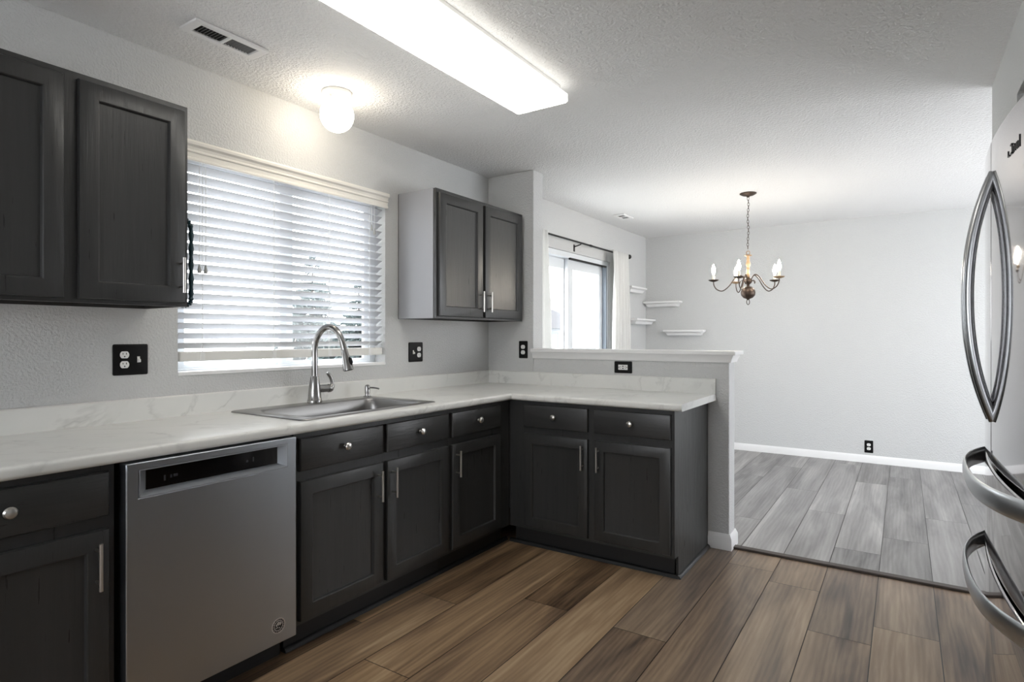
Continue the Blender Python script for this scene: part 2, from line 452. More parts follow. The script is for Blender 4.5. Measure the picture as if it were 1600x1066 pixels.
# kitchen window: frame, mullion, sashes, panes
bm = new(); x0, x1 = -0.135, -0.085
slab(bm, [WY0, WY0 + .045, WY1 - .045, WY1], [WZ0, WZ0 + .012, WZ1 - .045, WZ1], lambda y, z: not (WY0 + .045 < y < WY1 - .045 and WZ0 + .012 < z < WZ1 - .045), x0, x1, 'x')
wf = struct(obj('window_1', bm, 'outer_vinyl', bevel=.003))
ym = (WY0 + WY1) / 2
for nm, a, b, xo in (('sash', WY0 + .045, ym + .045, 0.0), ('sash', ym - .045, WY1 - .045, 0.018)):
    bm = new(); e = .04
    slab(bm, [a, a + e, b - e, b], [WZ0 + .012, WZ0 + .030, WZ1 - .045 - e, WZ1 - .045], lambda y, z: not (a + e < y < b - e and WZ0 + .030 < z < WZ1 - .045 - e), -0.128 + xo, -0.112 + xo, 'x')
    s_ = obj(nm, bm, 'outer_vinyl', wf)
    bx('pane', 'glass', wf, -.121 + xo, -.119 + xo, a + e, b - e, WZ0 + .030, WZ1 - .045 - e)
bm = new(); box(bm, -0.085, 0.004, WY0, WY1, WZ0 - .012, WZ0 + .004); struct(obj('trim_3', bm, 'trim', bevel=.002))

# sliding patio door
bm = new()
slab(bm, [DY0, DY0 + .05, DY1 - .05, DY1], [0.0, .04, DZ1 - .05, DZ1], lambda y, z: not (DY0 + .05 < y < DY1 - .05 and .04 < z < DZ1 - .05), -.14, -.02, 'x')
df = struct(obj('door_1', bm, 'outer_vinyl', bevel=.003))
for a, b, xo in ((DY0 + .05, 5.05, -.115), (4.965, DY1 - .05, -.075)):
    bm = new(); e = .095
    slab(bm, [a, a + e, b - e, b], [.04, .04 + e, DZ1 - .05 - e, DZ1 - .05], lambda y, z: not (a + e < y < b - e and .04 + e < z < DZ1 - .05 - e), xo - .018, xo + .018, 'x')
    obj('sash', bm, 'outer_vinyl', df, bevel=.003)
    bx('pane', 'glass', df, xo - .002, xo + .002, a + e, b - e, .04 + e, DZ1 - .05 - e)
bx('screen_track', 'rod', df, -.03, -.012, 4.93, DY1 - .05, DZ1 - .066, DZ1 - .048)
bx('jamb_liner', 'door_frame_grey', df, -.055, -.012, DY1 - .075, DY1 - .05, .04, DZ1 - .05)

# unseen windows added only to light the room: plain frames
bm = new(); slab(bm, [4.0, 4.05, 5.18, 5.22, 6.35, 6.4], [.5, .55, 2.05, 2.1], lambda y, z: not ((4.05 < y < 5.18 or 5.22 < y < 6.35) and .55 < z < 2.05), XE + .08, XE + .12, 'x')
struct(obj('fill_window_2', bm, 'outer_vinyl'))
bm = new(); slab(bm, [.4, .45, 1.38, 1.42, 2.35, 2.4], [.9, .95, 2.05, 2.1], lambda x, z: not ((.45 < x < 1.38 or 1.42 < x < 2.35) and .95 < z < 2.05), YN - .12, YN - .08, 'y')
struct(obj('fill_window_3', bm, 'outer_vinyl'))

# ------------------------------------------------------------------ cabinets
def bar_pull(parent, F, a, z0, z1, c):
    bm = new(); r = .0055
    tube(bm, [F.p(a, z0, c + .03), F.p(a, z1, c + .03)], r, 12)
    for z in (z0 + .022, z1 - .022): tube(bm, [F.p(a, z, c - .001), F.p(a, z, c + .03)], .0045, 8)
    return obj('handle', bm, 'nickel', parent)
def knob(parent, F, a, z, c):
    bm = new()
    prof = [(.0, 0), (.008, 0), (.006, .006), (.006, .014), (.0155, .018), (.0165, .023), (.013, .028), (.006, .030), (.0, .0305)]
    p = F.p(a, z, c - .001); lathe(bm, prof, p, F.ax, 20)
    return obj('knob', bm, 'nickel', parent)
def cab_door(parent, F, a0, a1, z0, z1, c0, t_=.020, rail=.056):
    bm = new()
    frect_rings(bm, F, a0, a1, z0, z1, [(0, c0), (0, c0 + t_ - .006), (.0025, c0 + t_ - .0015), (.007, c0 + t_), (rail, c0 + t_), (rail + .003, c0 + t_ - .002), (rail + .006, c0 + t_ - .012), (rail + .009, c0 + t_ - .0125)])
    return obj('door', bm, 'cabinet', parent, smooth=30)
def cab_drawer(parent, F, a0, a1, z0, z1, c0, t_=.020):
    bm = new()
    frect_rings(bm, F, a0, a1, z0, z1, [(0, c0), (0, c0 + t_ - .007), (.003, c0 + t_ - .002), (.009, c0 + t_)])
    return obj('drawer', bm, 'cabinet_h', parent, smooth=30)
def carcass(parent, F, a0, a1, z0, z1, c0, c1, top=False, left=True):
    bm = new(); th = .018
    fbox(bm, F, a0, a1, z0, z1, c1 - th, c1)          # face frame
    fbox(bm, F, a0, a1, z0, z1, c0, c0 + .006)        # back
    fbox(bm, F, a0, a0 + th, z0, z1, c0 + .006, c1 - th); fbox(bm, F, a1 - th, a1, z0, z1, c0 + .006, c1 - th)
    fbox(bm, F, a0 + th, a1 - th, z0, z0 + th, c0 + .006, c1 - th)
    if top: fbox(bm, F, a0 + th, a1 - th, z1 - th, z1, c0 + .006, c1 - th)
    return obj('carcass', bm, 'cabinet', parent)
def kick(parent, F, a0, a1, c1):
    bm = new(); fbox(bm, F, a0, a1, 0, .116, c1 - .018, c1); return obj('toe_kick', bm, 'toe', parent)

FW = Fx(0.0)
ZT = .872
DZ0, DZ1_, RZ0, RZ1 = .135, .683, .722, .852
def base_cab(label, a0, a1, doors, drawers):
    t_ = thing('base_cabinet', label, 'cabinet', (.3, (a0 + a1) / 2, 0), 'grey base cabinets below the counter')
    carcass(t_, FW, a0, a1, .116, ZT, .003, .61); kick(t_, FW, a0, a1, .545)
    for (d0, d1, hy) in doors:
        d = cab_door(t_, FW, d0, d1, DZ0, DZ1_, .61); bar_pull(d, FW, hy, .515, .652, .63)
    for (d0, d1) in drawers:
        d = cab_drawer(t_, FW, d0, d1, RZ0, RZ1, .61); knob(d, FW, (d0 + d1) / 2, (RZ0 + RZ1) / 2 + .004, .63)
    return t_
base_cab('dark grey base cabinet left of the dishwasher, one drawer over one door', .315, .826, [(.325, .807, .772)], [(.325, .807)])
base_cab('dark grey sink base cabinet with two doors and two drawer fronts beside the dishwasher', 1.456, 2.393, [(1.474, 1.917, 1.883), (1.942, 2.378, 1.972)], [(1.474, 1.917), (1.942, 2.378)])
base_cab('narrow dark grey base cabinet between the sink cabinet and the corner', 2.395, 2.972, [(2.410, 2.856, 2.440)], [(2.410, 2.856)])
base_cab('dark grey base cabinet at the near end of the counter', -.30, .313, [(-.285, .298, -.25)], [(-.285, .298)])

FP = Fy(3.585)   # peninsula: c measured from its back towards the camera
t_ = thing('base_cabinet', 'dark grey peninsula cabinet with two doors, two drawers and a plain end panel', 'cabinet', (1.15, 3.3, 0), 'grey base cabinets below the counter')
cf = 3.585 - 2.972
carcass(t_, FP, .612, 1.612, .116, ZT, .003, cf); kick(t_, FP, .612, 1.600, cf - .07)
for (d0, d1, hx) in ((.722, 1.139, 1.112), (1.178, 1.605, 1.206)):
    d = cab_door(t_, FP, d0, d1, DZ0, DZ1_, cf); bar_pull(d, FP, hx, .515, .650, cf + .02)
    d = cab_drawer(t_, FP, d0, d1, RZ0, RZ1, cf); knob(d, FP, (d0 + d1) / 2, (RZ0 + RZ1) / 2 + .004, cf + .02)
bm = new()    # end panel down to the floor, notched at the toe kick
pr = [(2.972, ZT), (2.972, .116), (3.03, .116), (3.03, 0), (3.585, 0), (3.585, ZT)]
loft(bm, [[(x, y, z) for y, z in pr] for x in (1.6125, 1.622)]); obj('end_panel', bm, 'cabinet', t_)
bm = new()
pr = [(1.622, 0), (1.638, 0), (1.637, .008), (1.631, .016), (1.624, .019), (1.622, .019)]
loft(bm, [[(x, y, z) for x, z in pr] for y in (3.018, 3.578)]); obj('shoe_moulding', bm, 'cabinet', t_)
bm = new()
pr = [(3.032, 0), (3.016, 0), (3.017, .008), (3.022, .016), (3.030, .019), (3.032, .019)]
loft(bm, [[(x, y, z) for y, z in pr] for x in (.58, 1.622)]); obj('shoe_moulding', bm, 'toe', t_)
# shoe moulding along the window run belongs to the sink and corner run
for t0, a0, a1 in ((None, 1.456, 3.03),):
    bm = new(); pr = [(.545, 0), (.561, 0), (.560, .008), (.554, .016), (.547, .019), (.545, .019)]
    loft(bm, [[(x, y, z) for x, z in pr] for y in (a0, a1)]); struct(obj('trim_4', bm, 'toe'))

# upper cabinets
def upper_cab(label, a0, a1, z0, z1, doors, side=False):
    t_ = thing('wall_cabinet', label, 'cabinet', (0, (a0 + a1) / 2, z0), 'grey wall cabinets')
    bm = new(); th = .016; F = FW
    fbox(bm, F, a0, a1, z0, z1, .287, .305); fbox(bm, F, a0, a1, z0, z1, .001, .007)
    fbox(bm, F, a0, a0 + th, z0, z1, .007, .287); fbox(bm, F, a1 - th, a1, z0, z1, .007, .287)
    fbox(bm, F, a0 + th, a1 - th, z1 - th, z1, .007, .287)
    obj('carcass', bm, 'cabinet', t_)
    if side: bx('side_panel', 'cab_side_lit', t_, .008, .286, a0 - .003, a0, z0 + .001, z1)  # lighter skin standing for the window sheen on this side
    bm = new(); fbox(bm, F, a0 + th, a1 - th, z0 + .016, z0 + .028, .007, .287); obj('underside', bm, 'cab_inside', t_)
    for (d0, d1, hy) in doors:
        d = cab_door(t_, F, d0, d1, z0 + .014, z1 - .022, .305); bar_pull(d, F, hy, z0 + .050, z0 + .182, .325)
    return t_
upper_cab('dark grey two door wall cabinet left of the window', .425, 1.206, 1.366, 2.130, [(.443, .801, .474), (.842, 1.190, 1.168)])
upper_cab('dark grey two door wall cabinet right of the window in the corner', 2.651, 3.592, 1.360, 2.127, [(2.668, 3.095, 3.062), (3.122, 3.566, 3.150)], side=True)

# twisted bar on the side of the left wall cabinet
bm = new(); bxx = .262
path = spline([(bxx, 1.206, 1.712), (bxx, 1.226, 1.705), (bxx, 1.242, 1.675), (bxx, 1.243, 1.55), (bxx, 1.243, 1.42), (bxx, 1.239, 1.386), (bxx, 1.222, 1.374), (bxx, 1.206, 1.374)], 14)
rad = [.0085 + .0018 * math.sin(i * 1.05) for i in range(len(path))]
tube(bm, path, rad, 10)
tag(obj('cabinet_bar', bm, 'teal'), 'dark teal wavy vertical bar on the side of the left wall cabinet', 'bar')

# ------------------------------------------------------------------ countertop with backsplash
SX0, SX1, SY0, SY1 = .085, .565, 1.54, 2.315     # cut-out
bm = new()
CX, CYF, CXE = .645, 2.944, 1.667
CZ0, CZ1, CR = .874, .912, .013
def outline(d, z):
    f, c = CX - d, CYF + d; yb = YP0 - .002
    return [(x, y, z) for x, y in ((.002, -.3), (SX0, -.3), (SX1, -.3), (f, -.3), (f, SY0), (f, SY1), (f, c), (CXE, c), (CXE, yb), (f, yb), (SX1, yb), (SX0, yb), (.002, yb), (.002, c), (.002, SY1), (.002, SY0))]
arc = [(CR * (1 - math.sin(a)), CR * (1 - math.cos(a))) for a in [PI / 2 * k / 5 for k in range(6)]]
loft(bm, [outline(d, CZ0 + h) for d, h in arc] + [outline(d, CZ1 - h) for d, h in arc[::-1]], cap0=False, cap1=False)
us, vs = [.002, SX0, SX1, CX - CR, CXE], [-.3, SY0, SY1, CYF + CR, YP0 - .002]
for z in (CZ0, CZ1):
    for a in range(4):
        for b in range(4):
            if (a, b) == (1, 1) or (a == 3 and b < 3): continue
            face(bm, [bm.verts.new(p) for p in ((us[a], vs[b], z), (us[a + 1], vs[b], z), (us[a + 1], vs[b + 1], z), (us[a], vs[b + 1], z))])
hole = [(SX0, SY0), (SX1, SY0), (SX1, SY1), (SX0, SY1)]
loft(bm, [[(x, y, z) for x, y in hole] for z in (CZ0, CZ1)], cap0=False, cap1=False)
ct = tag(obj('countertop', bm, 'marble'), 'white marbled L-shaped countertop on the dark grey base cabinets', 'countertop')
bm = new()
bz0, bz1 = .912, 1.0015
pr = [(0.001, bz0), (.022, bz0), (.022, bz1 - .004), (.018, bz1), (.001, bz1)]
loft(bm, [[(x, y, z) for x, z in pr] for y in (-.30, YP0 - .001)]); obj('backsplash', bm, 'marble', ct)
bm = new(); loft(bm, [[(x, YP0 - c, z) for c, z in pr] for x in (.0225, CXE)]); obj('backsplash', bm, 'marble', ct)

# ------------------------------------------------------------------ sink
sk = thing('sink', 'stainless drop-in single bowl sink in the white countertop', 'sink', (.32, 1.93, .912))
bm = new()
ri = lambda d, z, r: rrect(.165 + d, .540 - d, 1.590 + d, 2.272 - d, r, z)
ro = lambda d, z, r: rrect(.062 + d, .588 - d, 1.516 + d, 2.338 - d, r, z)
loft(bm, [ro(0, .9125, .03), ro(.001, .9165, .03), ro(.006, .9185, .028)] + [ri(-.012, .9180, .06), ri(-.003, .9165, .055), ri(0, .912, .055), ri(.004, .86, .055), ri(.010, .775, .06), ri(.022, .752, .06), ri(.045, .745, .05), ri(.15, .742, .03)], cap0=False)
obj('basin', bm, 'sink_steel', sk, smooth=60)
bm = new(); lathe(bm, [(.0, .739), (.045, .739), (.047, .7435), (.038, .7455), (.030, .742), (.0, .741)], (.33, 1.94, 0), 'z', 24); obj('drain', bm, 'nickel', sk)

fz = .9175
fc = (.112, 1.945)
fa = thing('faucet', 'tall brushed steel gooseneck pull-down faucet behind the sink', 'faucet', (fc[0], fc[1], fz))
bm = new(); lathe(bm, [(.0, fz), (.036, fz), (.037, fz + .008), (.034, fz + .018), (.033, fz + .020), (.031, fz + .05), (.027, fz + .09), (.021, fz + .125), (.018, fz + .135), (.0, fz + .136)], (fc[0], fc[1], 0)); obj('base', bm, 'faucet', fa, smooth=50)
dirv = Vector((0.96, 0.28, 0)).normalized()
def fp(r, z): return (fc[0] + dirv.x * r, fc[1] + dirv.y * r, fz + z)
pth = spline([fp(0, .12), fp(0, .20), fp(0, .27), fp(.012, .325), (fp(.045, .368)), fp(.088, .383), fp(.130, .362), fp(.156, .318), fp(.172, .268)], 8)
bm = new(); tube(bm, pth, .0155, 16); obj('spout', bm, 'faucet', fa, smooth=60)
bm = new(); e0, e1 = Vector(fp(.172, .270)), Vector(fp(.196, .168))
tube(bm, [e0, e0 + (e1 - e0) * .12, e0 + (e1 - e0) * .6, e0 + (e1 - e0) * .93, e1], [.0150, .0165, .021, .026, .0265], 18); hd = obj('spray_head', bm, 'faucet', fa, smooth=50)
bm = new(); q = e0 + (e1 - e0) * .62; o_ = Vector((dirv.x, dirv.y, .22)).normalized()
sd = (e1 - e0).normalized()
tube(bm, [q + o_ * .017 - sd * .022, q + o_ * .022 - sd * .012, q + o_ * .024 + sd * .006, q + o_ * .022 + sd * .018], [.004, .009, .009, .004], 10); obj('spray_button', bm, 'black_plastic', hd)
bm = new(); tube(bm, [e1 - sd * .002, e1 + sd * .002], [.023, .021], 18); obj('spray_face', bm, 'slot', hd)
bm = new(); hz = fz + .070
tube(bm, [(fc[0] + .004, fc[1] + .02, hz), (fc[0] + .012, fc[1] + .075, hz)], [.020, .020], 16)
hb = obj('handle_barrel', bm, 'faucet', fa)
bm = new()
tube(bm, spline([(fc[0] + .012, fc[1] + .073, hz - .001), (fc[0] + .014, fc[1] + .088, hz + .002), (fc[0] + .018, fc[1] + .096, hz + .022), (fc[0] + .014, fc[1] + .088, hz + .055), (fc[0] + .010, fc[1] + .070, hz + .080)], 6), [.022] * 5 + [.021, .020, .018, .017, .015, .014, .012] + [.010] * 10 + [.009, .008, .006], 12)
obj('lever', bm, 'faucet', fa, smooth=60)

sd_ = thing('soap_dispenser', 'small steel soap pump at the back right of the sink', 'soap dispenser', (.115, 2.295, fz))
c = (.115, 2.295, 0)
bm = new(); lathe(bm, [(.0, fz), (.022, fz), (.022, fz + .005), (.014, fz + .008), (.013, fz + .020), (.0145, fz + .022), (.0145, fz + .055), (.012, fz + .064), (.006, fz + .068), (0, fz + .068)], c); obj('pump_body', bm, 'faucet', sd_)
bm = new(); tube(bm, spline([(.115, 2.295, fz + .050), (.140, 2.305, fz + .052), (.172, 2.319, fz + .048), (.178, 2.322, fz + .044)], 5), .0045, 10); obj('nozzle', bm, 'faucet', sd_)

# ------------------------------------------------------------------ dishwasher
dw = thing('dishwasher', 'stainless steel dishwasher with black pocket handle below the counter', 'dishwasher', (.3, 1.14, 0))
DA0, DA1, DB0, DB1, DF = .842, 1.440, .106, .868, .650
PA0, PA1, PZ0, PZ1 = .879, 1.399, .760, .844
bx('tub', 'dark', dw, .03, .600, .846, 1.436, .105, .862)
bm = new(); th = .048
us = [DA0, PA0, PA1, DA1]; vs = [DB0, PZ0, PZ1, DB1]
slab(bm, us, vs, lambda y, z: not (PA0 < y < PA1 and PZ0 < z < PZ1), DF - th, DF, 'x')
dd = obj('door', bm, 'steel', dw, bevel=.004, seg=3)
bm = new()     # pocket liner
def pk(d0, d1, zb, zt, x): return [(x, PA0 + d0, PZ0 + zb), (x, PA1 - d1, PZ0 + zb), (x, PA1 - d1, PZ1 - zt), (x, PA0 + d0, PZ1 - zt)]
loft(bm, [pk(-.002, -.002, -.002, -.002, DF + .0015), pk(.0015, .0015, .0015, .0015, DF + .0018), pk(.004, .004, .004, .003, DF - .002), pk(.032, .022, .014, .004, DF - .030)], cap0=False, cap1=False)
obj('pocket_frame', bm, mat('silver_pocket_trim', srgb(150, 154, 160), .35, .4), dd)
dim_print = mat('dim_print', srgb(52, 54, 60), .4)
bm = new(); box(bm, DF - .046, DF - .0295, PA0 + .031, PA1 - .021, PZ0 + .013, PZ1 - .003); cp = obj('control_panel', bm, 'gloss_black', dd)
for a, z, w, h in ((.965, .800, .006, .018), (.985, .802, .006, .010), (.995, .803, .014, .009), (1.275, .806, .005, .016), (1.25, .803, .008, .008)):
    bx('display_mark', dim_print, cp, DF - .0296, DF - .0290, a, a + w, z - h / 2, z + h / 2)
bx('toe_panel', 'toe', dw, .530, .545, DA0, DA1, 0.0, .106)
# round sticker: ring, lettering blocks, slanted stripes and stars
F = Fx(DF)
def disc(bm, r0, r1, c0, c1, a, z, n=40):
    rr = [[F.p(a + r * math.cos(2 * PI * k / n), z + r * math.sin(2 * PI * k / n), c) for k in range(n)] for r, c in ((r1, c0), (r1, c1), (max(r0, 1e-4), c1), (max(r0, 1e-4), c0))]
    loft(bm, rr, False, False, closed=True)
sa, sz = 1.361, .174
bm = new(); disc(bm, 0, .0275, .0001, .0005, sa, sz); st = obj('sticker', bm, mat('sticker_clear_grey', srgb(128, 120, 116), .4), dd)
bm = new(); disc(bm, .0255, .0275, .0005, .0009, sa, sz); disc(bm, .0172, .0180, .0005, .0009, sa, sz); obj('sticker_ring', bm, 'sticker', st)
bm = new()
for k in range(16):
    if k in (4,): continue
    a = 2 * PI * k / 16 + .2; rr = []
    for w, r in ((-1, .0192), (1, .0192), (1, .0243), (-1, .0243)): rr.append((r, a + w * (.09 if k % 3 else .05)))
    loft(bm, [[F.p(sa + r * math.cos(b), sz + r * math.sin(b), c_) for r, b in rr] for c_ in (.0005, .0009)])
disc(bm, 0, .0165, .0005, .0007, sa, sz); obj('sticker_lettering', bm, 'sticker_dark', st)
bm = new()
for o_, l0, l1 in ((.009, -.006, .010), (.003, -.001, .014), (-.003, .004, .014)):
    ca, sa_ = math.cos(.75), math.sin(.75)
    pp = [(l, o_ + w) for l, w in ((l0, -.0016), (l1, -.0016), (l1, .0016), (l0, .0016))]
    loft(bm, [[F.p(sa + l * ca - w * sa_, sz + l * sa_ + w * ca, c_) for l, w in pp] for c_ in (.0007, .0011)])
for da, dz in ((-.008, .001), (-.004, -.006), (.004, -.009), (-.010, -.006)):
    n5 = [(.0028 if k % 2 == 0 else .0012, PI / 2 + k * PI / 5) for k in range(10)]
    loft(bm, [[F.p(sa + da + r * math.cos(a), sz + dz + r * math.sin(a), c_) for r, a in n5] for c_ in (.0007, .0011)])
obj('sticker_flag', bm, 'sticker', st)

# ------------------------------------------------------------------ window blind
bl = thing('window_blind', 'white horizontal slat blind half open in the kitchen window', 'blind', (-.02, 1.93, WZ0))
BY0, BY1 = 1.338, 2.531
bm = new(); VZ0, VZ1 = 2.018, 2.104
pr = [(.001, VZ0), (.008, VZ0), (.010, VZ0 + .004), (.009, VZ0 + .012), (.005, VZ0 + .016), (.006, VZ0 + .034), (.012, VZ0 + .038), (.012, VZ0 + .044), (.008, VZ0 + .048), (.012, VZ0 + .060), (.022, VZ0 + .068), (.024, VZ1 - .008), (.022, VZ1), (.001, VZ1)]
pr = [(x + .010, z) for x, z in pr]
loft(bm, [[(x, y, z) for x, z in pr] for y in (1.312, 2.548)])
for y in (1.312, 2.534): box(bm, .001, .012, y, y + .014, VZ0, VZ1)
obj('valance', bm, mat('cream_valance', srgb(236, 233, 226), .45), bl, smooth=25)
bx('headrail', 'white_plastic', bl, -.062, -.008, BY0, BY1, 2.058, 2.092)
xc = -.036; pitch = .0437; tilt = math.radians(30)
nsl = 20
zs = [1.212 + pitch * i for i in range(nsl)]
for z in zs:
    bm = new(); n = 6; w = .050; up, lo = [], []
    for k in range(n + 1):
        s = (k / n - .5) * w; h = .0018 * (1 - (2 * k / n - 1) ** 2)
        for lst, off in ((up, .0013), (lo, -.0013)):
            lst.append((s, h + off))
    loop = up + lo[::-1]
    rot_ = [(xc + s * math.cos(tilt) - h * math.sin(tilt), z + s * math.sin(tilt) + h * math.cos(tilt)) for s, h in loop]
    loft(bm, [[(x, y, z_) for x, z_ in rot_] for y in (BY0, BY1)])
    obj('slat', bm, 'slat', bl, smooth=40)
bx('bottom_rail', mat('cream_rail', srgb(228, 227, 222), .45), bl, xc - .026, xc + .026, BY0, BY1, 1.143, 1.186, bevel=.005)
for y in (1.44, 1.80, 2.14, 2.43):
    for x, dy in ((xc - .024, 0), (xc + .024, 0), (xc, .012)):
        bm = new(); tube(bm, [(x, y + dy, 1.18), (x, y + dy, 2.06)], .0009, 6); obj('ladder_cord', bm, 'white_plastic', bl)
    bx('cord_clip', 'white_plastic', bl, xc + .0255, xc + .0285, y - .010, y + .010, 1.146, 1.184)
def cord(y, z0, x=0.002):
    bm = new(); tube(bm, [(x, y, z0), (x, y, 2.06)], .0012, 6); c_ = obj('pull_cord', bm, 'white_plastic', bl)
    bm = new(); lathe(bm, [(.0, z0 - .034), (.008, z0 - .034), (.0085, z0 - .022), (.005, z0 - .006), (.003, z0 + .002), (0, z0 + .003)], (x, y, 0), n=12); obj('tassel', bm, mat('grey_tassel', srgb(170, 172, 172), .4), c_)
cord(1.418, 1.567); cord(1.446, 1.567)
cord(2.432, 1.905); cord(2.455, 1.885)

# ------------------------------------------------------------------ wall plates
def duplex(t_, F, a, z):
    for dz in (.0195, -.0195):
        n = 20; ring = []
        for k in range(n):
            an = 2 * PI * k / n; ca = .0168 * math.cos(an); sa2 = max(-.0138, min(.0138, .0168 * math.sin(an))); ring.append((ca, sa2))
        bm = new(); loft(bm, [[F.p(a + u, z + dz + v, c_) for u, v in ring] for c_ in (.004, .0078)]); o = obj('receptacle', bm, 'white_plastic', t_)
        for a0, a1, z0, z1 in ((-.0074, -.005, .001, .008), (.005, .0074, .001, .008), (-.0022, .0022, -.0095, -.0045)):
            bm = new(); fbox(bm, F, a + a0, a + a1, z + dz + z0, z + dz + z1, .0072, .0082); obj('slot', bm, 'slot', o)
def wall_plate(name, label, F, a, z, w, h, kinds, horizontal=False):
    p0 = F.p(a, z, 0); t_ = thing(name, label, 'outlet' if name != 'switch_plate' else 'switch', p0, 'black wall plates')
    bm = new(); r = .006
    def rr(d, c_):
        return [F.p(x, y, c_) for x, y, _ in rrect(a - w / 2 + d, a + w / 2 - d, z - h / 2 + d, z + h / 2 - d, r, 0, 4)]
    loft(bm, [rr(0, .0005), rr(0, .0025), rr(.003, .0055), rr(.006, .006)]); obj('plate', bm, 'black_plastic', t_)
    for kind, da in kinds:
        if kind == 'duplex':
            duplex(t_, F, a + da, z)
        elif kind == 'toggle':
            bm = new(); fbox(bm, F, a + da - .005, a + da + .005, z - .012, z + .012, .005, .007)
            loft(bm, [[F.p(a + da + u, z + v + k_, c_) for u, v in ((-.004, -.005), (.004, -.005), (.004, .005), (-.004, .005))] for k_, c_ in ((0, .006), (-.006, .017))]); obj('toggle', bm, 'white_plastic', t_)
        elif kind == 'decor':
            bm = new(); fbox(bm, F, a - .032, a + .032, z - .0165, z + .0165, .005, .0075); o = obj('receptacle', bm, 'white_plastic', t_)
            hl = [(sa2, .004, dz, .0012) for sa2 in (-.018, .018) for dz in (-.0055, .0055)] + [(sa2 * 1.5, .0025, 0, .0025) for sa2 in (-.018, .018)] + [(0, .005, dz, .003) for dz in (-.007, .007)]
            for sa2, ha, dz, hz_ in hl:
                sl = new(); fbox(sl, F, a + sa2 - ha, a + sa2 + ha, z + dz - hz_, z + dz + hz_, .0072, .0080); obj('slot', sl, 'slot', o)
wall_plate('outlet_plate', 'black double wall plate with outlet and switch left of the window', FW, 1.139, 1.160, .130, .124, [('duplex', -.024), ('toggle', .028)])
wall_plate('outlet_plate', 'black double wall plate with switch and outlet right of the window', FW, 2.807, 1.153, .130, .124, [('toggle', -.026), ('duplex', .026)])
wall_plate('outlet_plate', 'black single outlet plate on the corner wall under the right wall cabinet', Fy(YP0), .314, 1.158, .074, .124, [('duplex', 0)])
wall_plate('outlet_plate', 'black sideways outlet plate on the half wall above the backsplash', Fy(YP0), 1.080, 1.053, .122, .076, [('decor', 0)])
wall_plate('outlet_plate', 'black outlet plate low on the far dining wall above the baseboard', Fy(YB), 2.305, .160, .074, .122, [('duplex', 0)])

# ------------------------------------------------------------------ ceiling fittings
def vent(label, x0, x1, y0, y1, bank):
    z = H; t_ = thing('ceiling_vent', label, 'vent', ((x0 + x1) / 2, (y0 + y1) / 2, z), 'ceiling vents')
    e = .024
    bm = new(); ym_ = (y0 + y1) / 2
    xa, xb = x0 + e, x1 - e
    slab(bm, [x0, xa, xb, x1], [y0, y0 + e * 1.4, ym_ - .005, ym_ + .005, y1 - e * 1.4, y1], lambda x, y: not (xa < x < xb and (y0 + e * 1.4 < y < ym_ - .005 or ym_ + .005 < y < y1 - e * 1.4)), z - .012, z - .0005, 'z')
    obj('frame', bm, 'trim', t_, bevel=.003)
    bx('duct', 'dark', t_, xa - .004, xb + .004, y0 + e * 1.4 - .004, y1 - e * 1.4 + .004, z - .0015, z - .0008)
    n = 9; lv = M['louvre']
    for k, (a, b, tl) in enumerate(((y0 + e * 1.4, ym_ - .005, .6), (ym_ + .005, y1 - e * 1.4, -.6))):
        for i in range(n):
            bm = new(); y = a + (b - a) * (i + .5) / n; d = .006
            pr_ = [(y - d * .5 - .0006, z - .006 if tl > 0 else z - .0018), (y - d * .5 + .0006, z - .006 if tl > 0 else z - .0018), (y + d * .5 + .0006, z - .0018 if tl > 0 else z - .006), (y + d * .5 - .0006, z - .0018 if tl > 0 else z - .006)]
            loft(bm, [[(x, yy, zz) for yy, zz in pr_] for x in (xa, xb)]); obj('louvre', bm, lv, t_)
vent('long white ceiling vent above the kitchen window wall', .284, .404, 1.185, 1.490, 0)
vent('small white ceiling vent over the dining room', .225, .345, 5.36, 5.60, 0)

fl = thing('ceiling_light', 'long rectangular fluorescent ceiling light with white diffuser', 'ceiling light', (1.13, 1.86, H))
bx('housing', 'white_plastic', fl, 1.020, 1.245, 1.26, 2.455, 2.398, H - .001, bevel=.003)
bm = new()
def fr_(d, z): return rrect(.990 + d, 1.272 - d, 1.235 + d, 2.480 - d, .006, z, 3)
loft(bm, [fr_(.006, 2.358), fr_(.03, 2.352), fr_(.10, 2.350)]); obj('diffuser', bm, 'diffuser', fl)
bm = new(); loft(bm, [fr_(.004, 2.400), fr_(.0, 2.398), fr_(0, 2.364), fr_(.0055, 2.3575), fr_(.0058, 2.359)]); obj('diffuser_rim', bm, 'diffuser_rim', fl)

gl_ = thing('globe_light', 'round white glass globe ceiling light above the kitchen sink', 'ceiling light', (.298, 1.93, H))
gc = (.298, 1.93)
bm = new(); lathe(bm, [(0, H - .001), (.070, H - .001), (.072, H - .012), (.066, H - .022), (.058, H - .026), (.056, H - .046), (0, H - .046)], (gc[0], gc[1], 0), n=32); gb = obj('fitter', bm, 'white_plastic', gl_, smooth=50)
bm = new(); gz = 2.328; gr = .080
lathe(bm, [(.046, H - .044)] + [(gr * math.sin(a), gz + gr * 1.02 * math.cos(a)) for a in [PI * (.19 + .81 * k / 18) for k in range(19)]], (gc[0], gc[1], 0), n=32); obj('globe', bm, 'globe', gl_, smooth=80)
for k in range(3):
    bm = new(); a = k * 2 * PI / 3 + .9; tube(bm, [(gc[0] + .054 * math.cos(a), gc[1] + .054 * math.sin(a), H - .038), (gc[0] + .064 * math.cos(a), gc[1] + .064 * math.sin(a), H - .038)], .003, 8); obj('set_screw', bm, 'nickel', gb)


